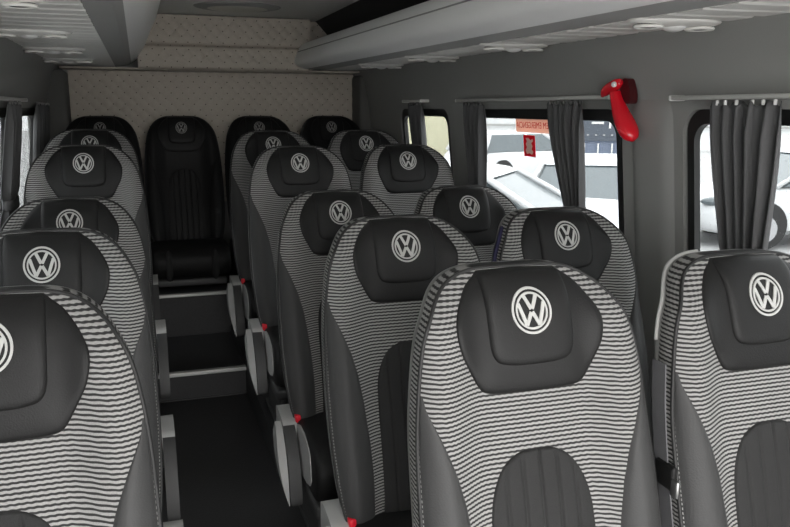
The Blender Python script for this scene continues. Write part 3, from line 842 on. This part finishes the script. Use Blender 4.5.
# ------------------------------------------------------------------ outside
GZ = -2.05
bm = bmesh.new(); add_box(bm, (20, 10, GZ-.05), (140, 140, .1))
struct(obj('ground', bm, M['asphalt'], smooth=False), 'bright wet parking ground outside')
def az(deg, d): return (math.sin(math.radians(deg))*d, math.cos(math.radians(deg))*d)
def make_car():
    """4.4 m hatchback, nose towards +x, wheels on z=0"""
    root = empty('parked_car', 'car', 'car')
    st = [(-2.18, .55, .30, .62), (-2.12, .74, .25, .82), (-1.95, .82, .22, .93), (-1.4, .87, .20, .98), (-.5, .885, .20, .97), (.5, .885, .20, .96),
          (1.0, .87, .20, .94), (1.5, .84, .20, .86), (1.9, .78, .22, .76), (2.12, .66, .26, .66), (2.2, .50, .32, .54)]
    st = catmull(st, 3)
    bm = bmesh.new(); R = []
    for x, w, zb, zt in st:
        h = zt-zb
        sec = [(-w*.80, zb), (-w*.96, zb+.08), (-w, zb+h*.35), (-w*.985, zb+h*.68), (-w*.93, zb+h*.9), (-w*.80, zt), (-w*.4, zt+.02), (0, zt+.03),
               (w*.4, zt+.02), (w*.80, zt), (w*.93, zb+h*.9), (w*.985, zb+h*.68), (w, zb+h*.35), (w*.96, zb+.08), (w*.80, zb)]
        R.append([bm.verts.new((x, y, z)) for y, z in sec])
    for A, B in zip(R, R[1:]):
        n = len(A)
        for i in range(n): bm.faces.new((A[i], A[(i+1) % n], B[(i+1) % n], B[i]))
    bm.faces.new(R[0]); bm.faces.new(R[-1])
    body = obj('body', bm, M['paintw'], root, angle=45)
    # greenhouse: roof and pillars painted, glass set slightly in
    def cabin(grow, zt, zb, m, name, xs):
        bm = bmesh.new()
        loops = []
        for (x0, x1, w, z) in xs:
            loops.append([bm.verts.new(p) for p in ((x0, -w+.06, z), (x0+.10, -w, z), ((x0+x1)/2, -w-.01, z), (x1-.10, -w, z), (x1, -w+.06, z), (x1, w-.06, z), (x1-.10, w, z), ((x0+x1)/2, w+.01, z), (x0+.10, w, z), (x0, w-.06, z))])
        for A, B in zip(loops, loops[1:]):
            n = len(A)
            for i in range(n): bm.faces.new((A[i], A[(i+1) % n], B[(i+1) % n], B[i]))
        bm.faces.new(loops[0]); bm.faces.new(loops[-1])
        return obj(name, bm, m, root, angle=30)
    cabin(0, 0, 0, M['carglass'], 'windows', [(-1.95, 1.10, .80, .93), (-1.78, .62, .70, 1.20), (-1.62, .30, .62, 1.39)])
    cabin(0, 0, 0, M['paintw'], 'roof', [(-1.66, .36, .635, 1.375), (-1.60, .28, .62, 1.42), (-1.45, .10, .52, 1.455)])
    for sy in (-1, 1):
        for a, b, r in (((1.12, .80, .93), (.30, .625, 1.40), .035), ((-.28, .815, .95), (-.34, .635, 1.40), .03), ((-1.93, .80, .93), (-1.60, .625, 1.40), .07)):
            bm = bmesh.new(); add_tube(bm, [(a[0], sy*a[1], a[2]), ((a[0]+b[0])/2, sy*((a[1]+b[1])/2+.025), (a[2]+b[2])/2+.01), (b[0], sy*b[1], b[2])], r, 8)
            obj('pillar', bm, M['paintw'], root)
        bm = bmesh.new(); bmesh.ops.create_uvsphere(bm, u_segments=14, v_segments=8, radius=1, matrix=Matrix.Translation((.78, sy*.97, 1.0)) @ Matrix.Diagonal((.07, .11, .075, 1)))
        obj('wing_mirror', bm, M['paintw'], root)
        bm = bmesh.new(); bmesh.ops.create_uvsphere(bm, u_segments=14, v_segments=8, radius=1, matrix=Matrix.Translation((1.98, sy*.62, .70)) @ Matrix.Diagonal((.20, .14, .07, 1)))
        obj('headlamp', bm, M['carglass'], root)
        for wx in (-1.30, 1.32):
            bm = bmesh.new(); bmesh.ops.create_cone(bm, cap_ends=True, segments=28, radius1=.36, radius2=.36, depth=.16, matrix=Matrix.Translation((wx, sy*.815, .36)) @ Matrix.Rotation(PI/2, 4, 'X'))
            arch = obj('wheel_arch', bm, M['tire'], root, angle=40)
            bm = bmesh.new(); bmesh.ops.create_cone(bm, cap_ends=True, segments=28, radius1=.31, radius2=.31, depth=.20, matrix=Matrix.Translation((wx, sy*.81, .31)) @ Matrix.Rotation(PI/2, 4, 'X'))
            w = obj('wheel', bm, M['tire'], root, angle=40)
            bm = bmesh.new(); bmesh.ops.create_cone(bm, cap_ends=True, segments=20, radius1=.20, radius2=.17, depth=.22, matrix=Matrix.Translation((wx, sy*.812, .31)) @ Matrix.Rotation(PI/2, 4, 'X'))
            obj('rim', bm, M['rim'], w, angle=40)
        for hx in (-.15, .72):
            pass
        bm = bmesh.new(); add_box(bm, (-.2, sy*.885, .78), (.18, .03, .025), .008, 2); obj('door_handle', bm, M['paintw'], root, angle=50)
    return root
proto = make_car()
CARS = [(23.91, 8.38, -40, 'white car nearest below the red sticker, its windscreen sloping to the right'),
        (32.2, 11.6, 238, 'rain spotted car with a large dark windscreen behind the narrow curtain'),
        (27.2, 22.5, 15, 'white car seen side on in the distance behind the red sticker'),
        (47.0, 14.0, 165, 'white car outside the window nearest the right edge')]
for i, (a, d, r, lab) in enumerate(CARS):
    o = proto if i == 3 else copy_tree(proto)
    x, y = az(a, d); o.location = (x, y, GZ); o.rotation_euler = (0, 0, math.radians(r)); o.scale = (1, 1, .93 if i == 1 else 1); tag(o, lab, 'car', 'cars parked outside')
def bld(name, a0, a1, d, zt, m, lab, cat):
    (xa, ya), (xb, yb) = az(a0, d), az(a1, d)
    c = Vector(((xa+xb)/2, (ya+yb)/2, GZ)); L = math.hypot(xb-xa, yb-ya)
    root = empty(name, lab, cat, c, math.atan2(yb-ya, xb-xa))
    box('wall_face', (0, 1.0, (zt-GZ)/2), (L, 2.0, zt-GZ), m, root)
    return root, L
b, L = bld('blue_building', 30.9, 36.5, 27, 1.2, M['bluewall'], 'blue grey building with a dark panel seen past the narrow curtain', 'building')
box('dark_panel', (-.35, -.04, 1.45), (1.5, .06, .85), M['panel'], b)
for k in range(4): box('white_mark', (-.75+k*.26, -.09, 1.22), (.07, .03, .05), M['rim'], b)
box('white_bar', (-.05, -.09, 1.65), (.07, .03, .42), M['white'], b)
box('white_bar', (-.45, -.09, 1.62), (.40, .03, .07), M['white'], b)
for k in range(3): box('white_post', (-.85+k*.45, -.06, .72), (.05, .04, .45), M['white'], b)
b, L = bld('cream_building', 17.0, 22.3, 24, 2.4, M['yellowwall'], 'cream building wall seen through the rear right window', 'building')
box('base_course', (0, -.06, .25), (L, .12, .5), M['asphalt'], b)
b, L = bld('bright_backdrop_wall', 20, 62, 46, .9, M['whitewall'], 'long white wall added as a bright backdrop behind the parked cars', 'wall')  # added wall, supplies the bright band behind the cars
for k in range(3): box('coping', (0, -.15, (1.2, 1.75, 2.6)[k]), (L, .12, .10), M['rackmid'], b)
root = empty('pale_backdrop', 'pale wall added as a bright backdrop outside the left windows', 'building', (-7, 9, GZ))  # added wall, meant to make the left windows look bright
box('wall_face', (-.5, 0, 2.2), (1.0, 26, 4.4), M['whitewall'], root)
box('base_course', (.05, 0, .2), (.12, 26, .4), M['asphalt'], root)

# ------------------------------------------------------------------ light
w = bpy.data.worlds.new('overcast'); S.world = w; w.use_nodes = True
nt = w.node_tree; bg = nt.nodes['Background']
tc = nt.nodes.new('ShaderNodeTexCoord'); sp = nt.nodes.new('ShaderNodeSeparateXYZ'); nt.links.new(tc.outputs['Generated'], sp.inputs[0])
rp_ = nt.nodes.new('ShaderNodeValToRGB'); nt.links.new(sp.outputs['Z'], rp_.inputs[0])
rp_.color_ramp.elements[0].position = 0; rp_.color_ramp.elements[0].color = (.80, .79, .78, 1)
rp_.color_ramp.elements[1].position = .8; rp_.color_ramp.elements[1].color = (1, .985, .97, 1)
nt.links.new(rp_.outputs[0], bg.inputs[0]); bg.inputs[1].default_value = 3.0
def area(name, loc, rot, sx, sy, power, portal=False):
    l = bpy.data.lights.new(name, 'AREA'); l.shape = 'RECTANGLE'; l.size = sx; l.size_y = sy; l.energy = power
    o = bpy.data.objects.new(name, l); COL.objects.link(o); o.location = loc; o.rotation_euler = rot
    if portal: l.cycles.is_portal = True
    return o
area('windscreen_portal', (.49, Y0-.02, -.40), (PI/2, 0, 0), 2.1, 1.95, 0, True)
for (a, b_) in WINR: area('window_portal', (1.66, (a+b_)/2, -.35), (0, PI/2, 0), .72, b_-a+.1, 0, True)
for (a, b_) in WINL: area('window_portal', (-.68, (a+b_)/2, -.35), (0, -PI/2, 0), .72, b_-a+.1, 0, True)

# ------------------------------------------------------------------ camera
F, YA, PI_, RO = 768.81, math.radians(18.216), math.radians(11.351), math.radians(.145)
fw = Vector((math.sin(YA)*math.cos(PI_), math.cos(YA)*math.cos(PI_), -math.sin(PI_)))
r = Vector((math.cos(YA), -math.sin(YA), 0)); u = r.cross(fw)
r2 = r*math.cos(RO)+u*math.sin(RO); u2 = -r*math.sin(RO)+u*math.cos(RO)
cd = bpy.data.cameras.new('camera'); cam = bpy.data.objects.new('camera', cd); COL.objects.link(cam)
cd.sensor_width = 36; cd.lens = F*36/790; cd.clip_start = .05; cd.clip_end = 300
m3 = Matrix((r2, u2, -fw)).transposed(); cam.matrix_world = m3.to_4x4()
S.camera = cam
S.view_settings.view_transform = 'Standard'; S.view_settings.look = 'None'; S.view_settings.gamma = 1; S.view_settings.use_curve_mapping = False
S.view_settings.exposure = 1.75
S.cycles.max_bounces = 10; S.cycles.diffuse_bounces = 6; S.cycles.transparent_max_bounces = 12
S.cycles.use_denoising = True
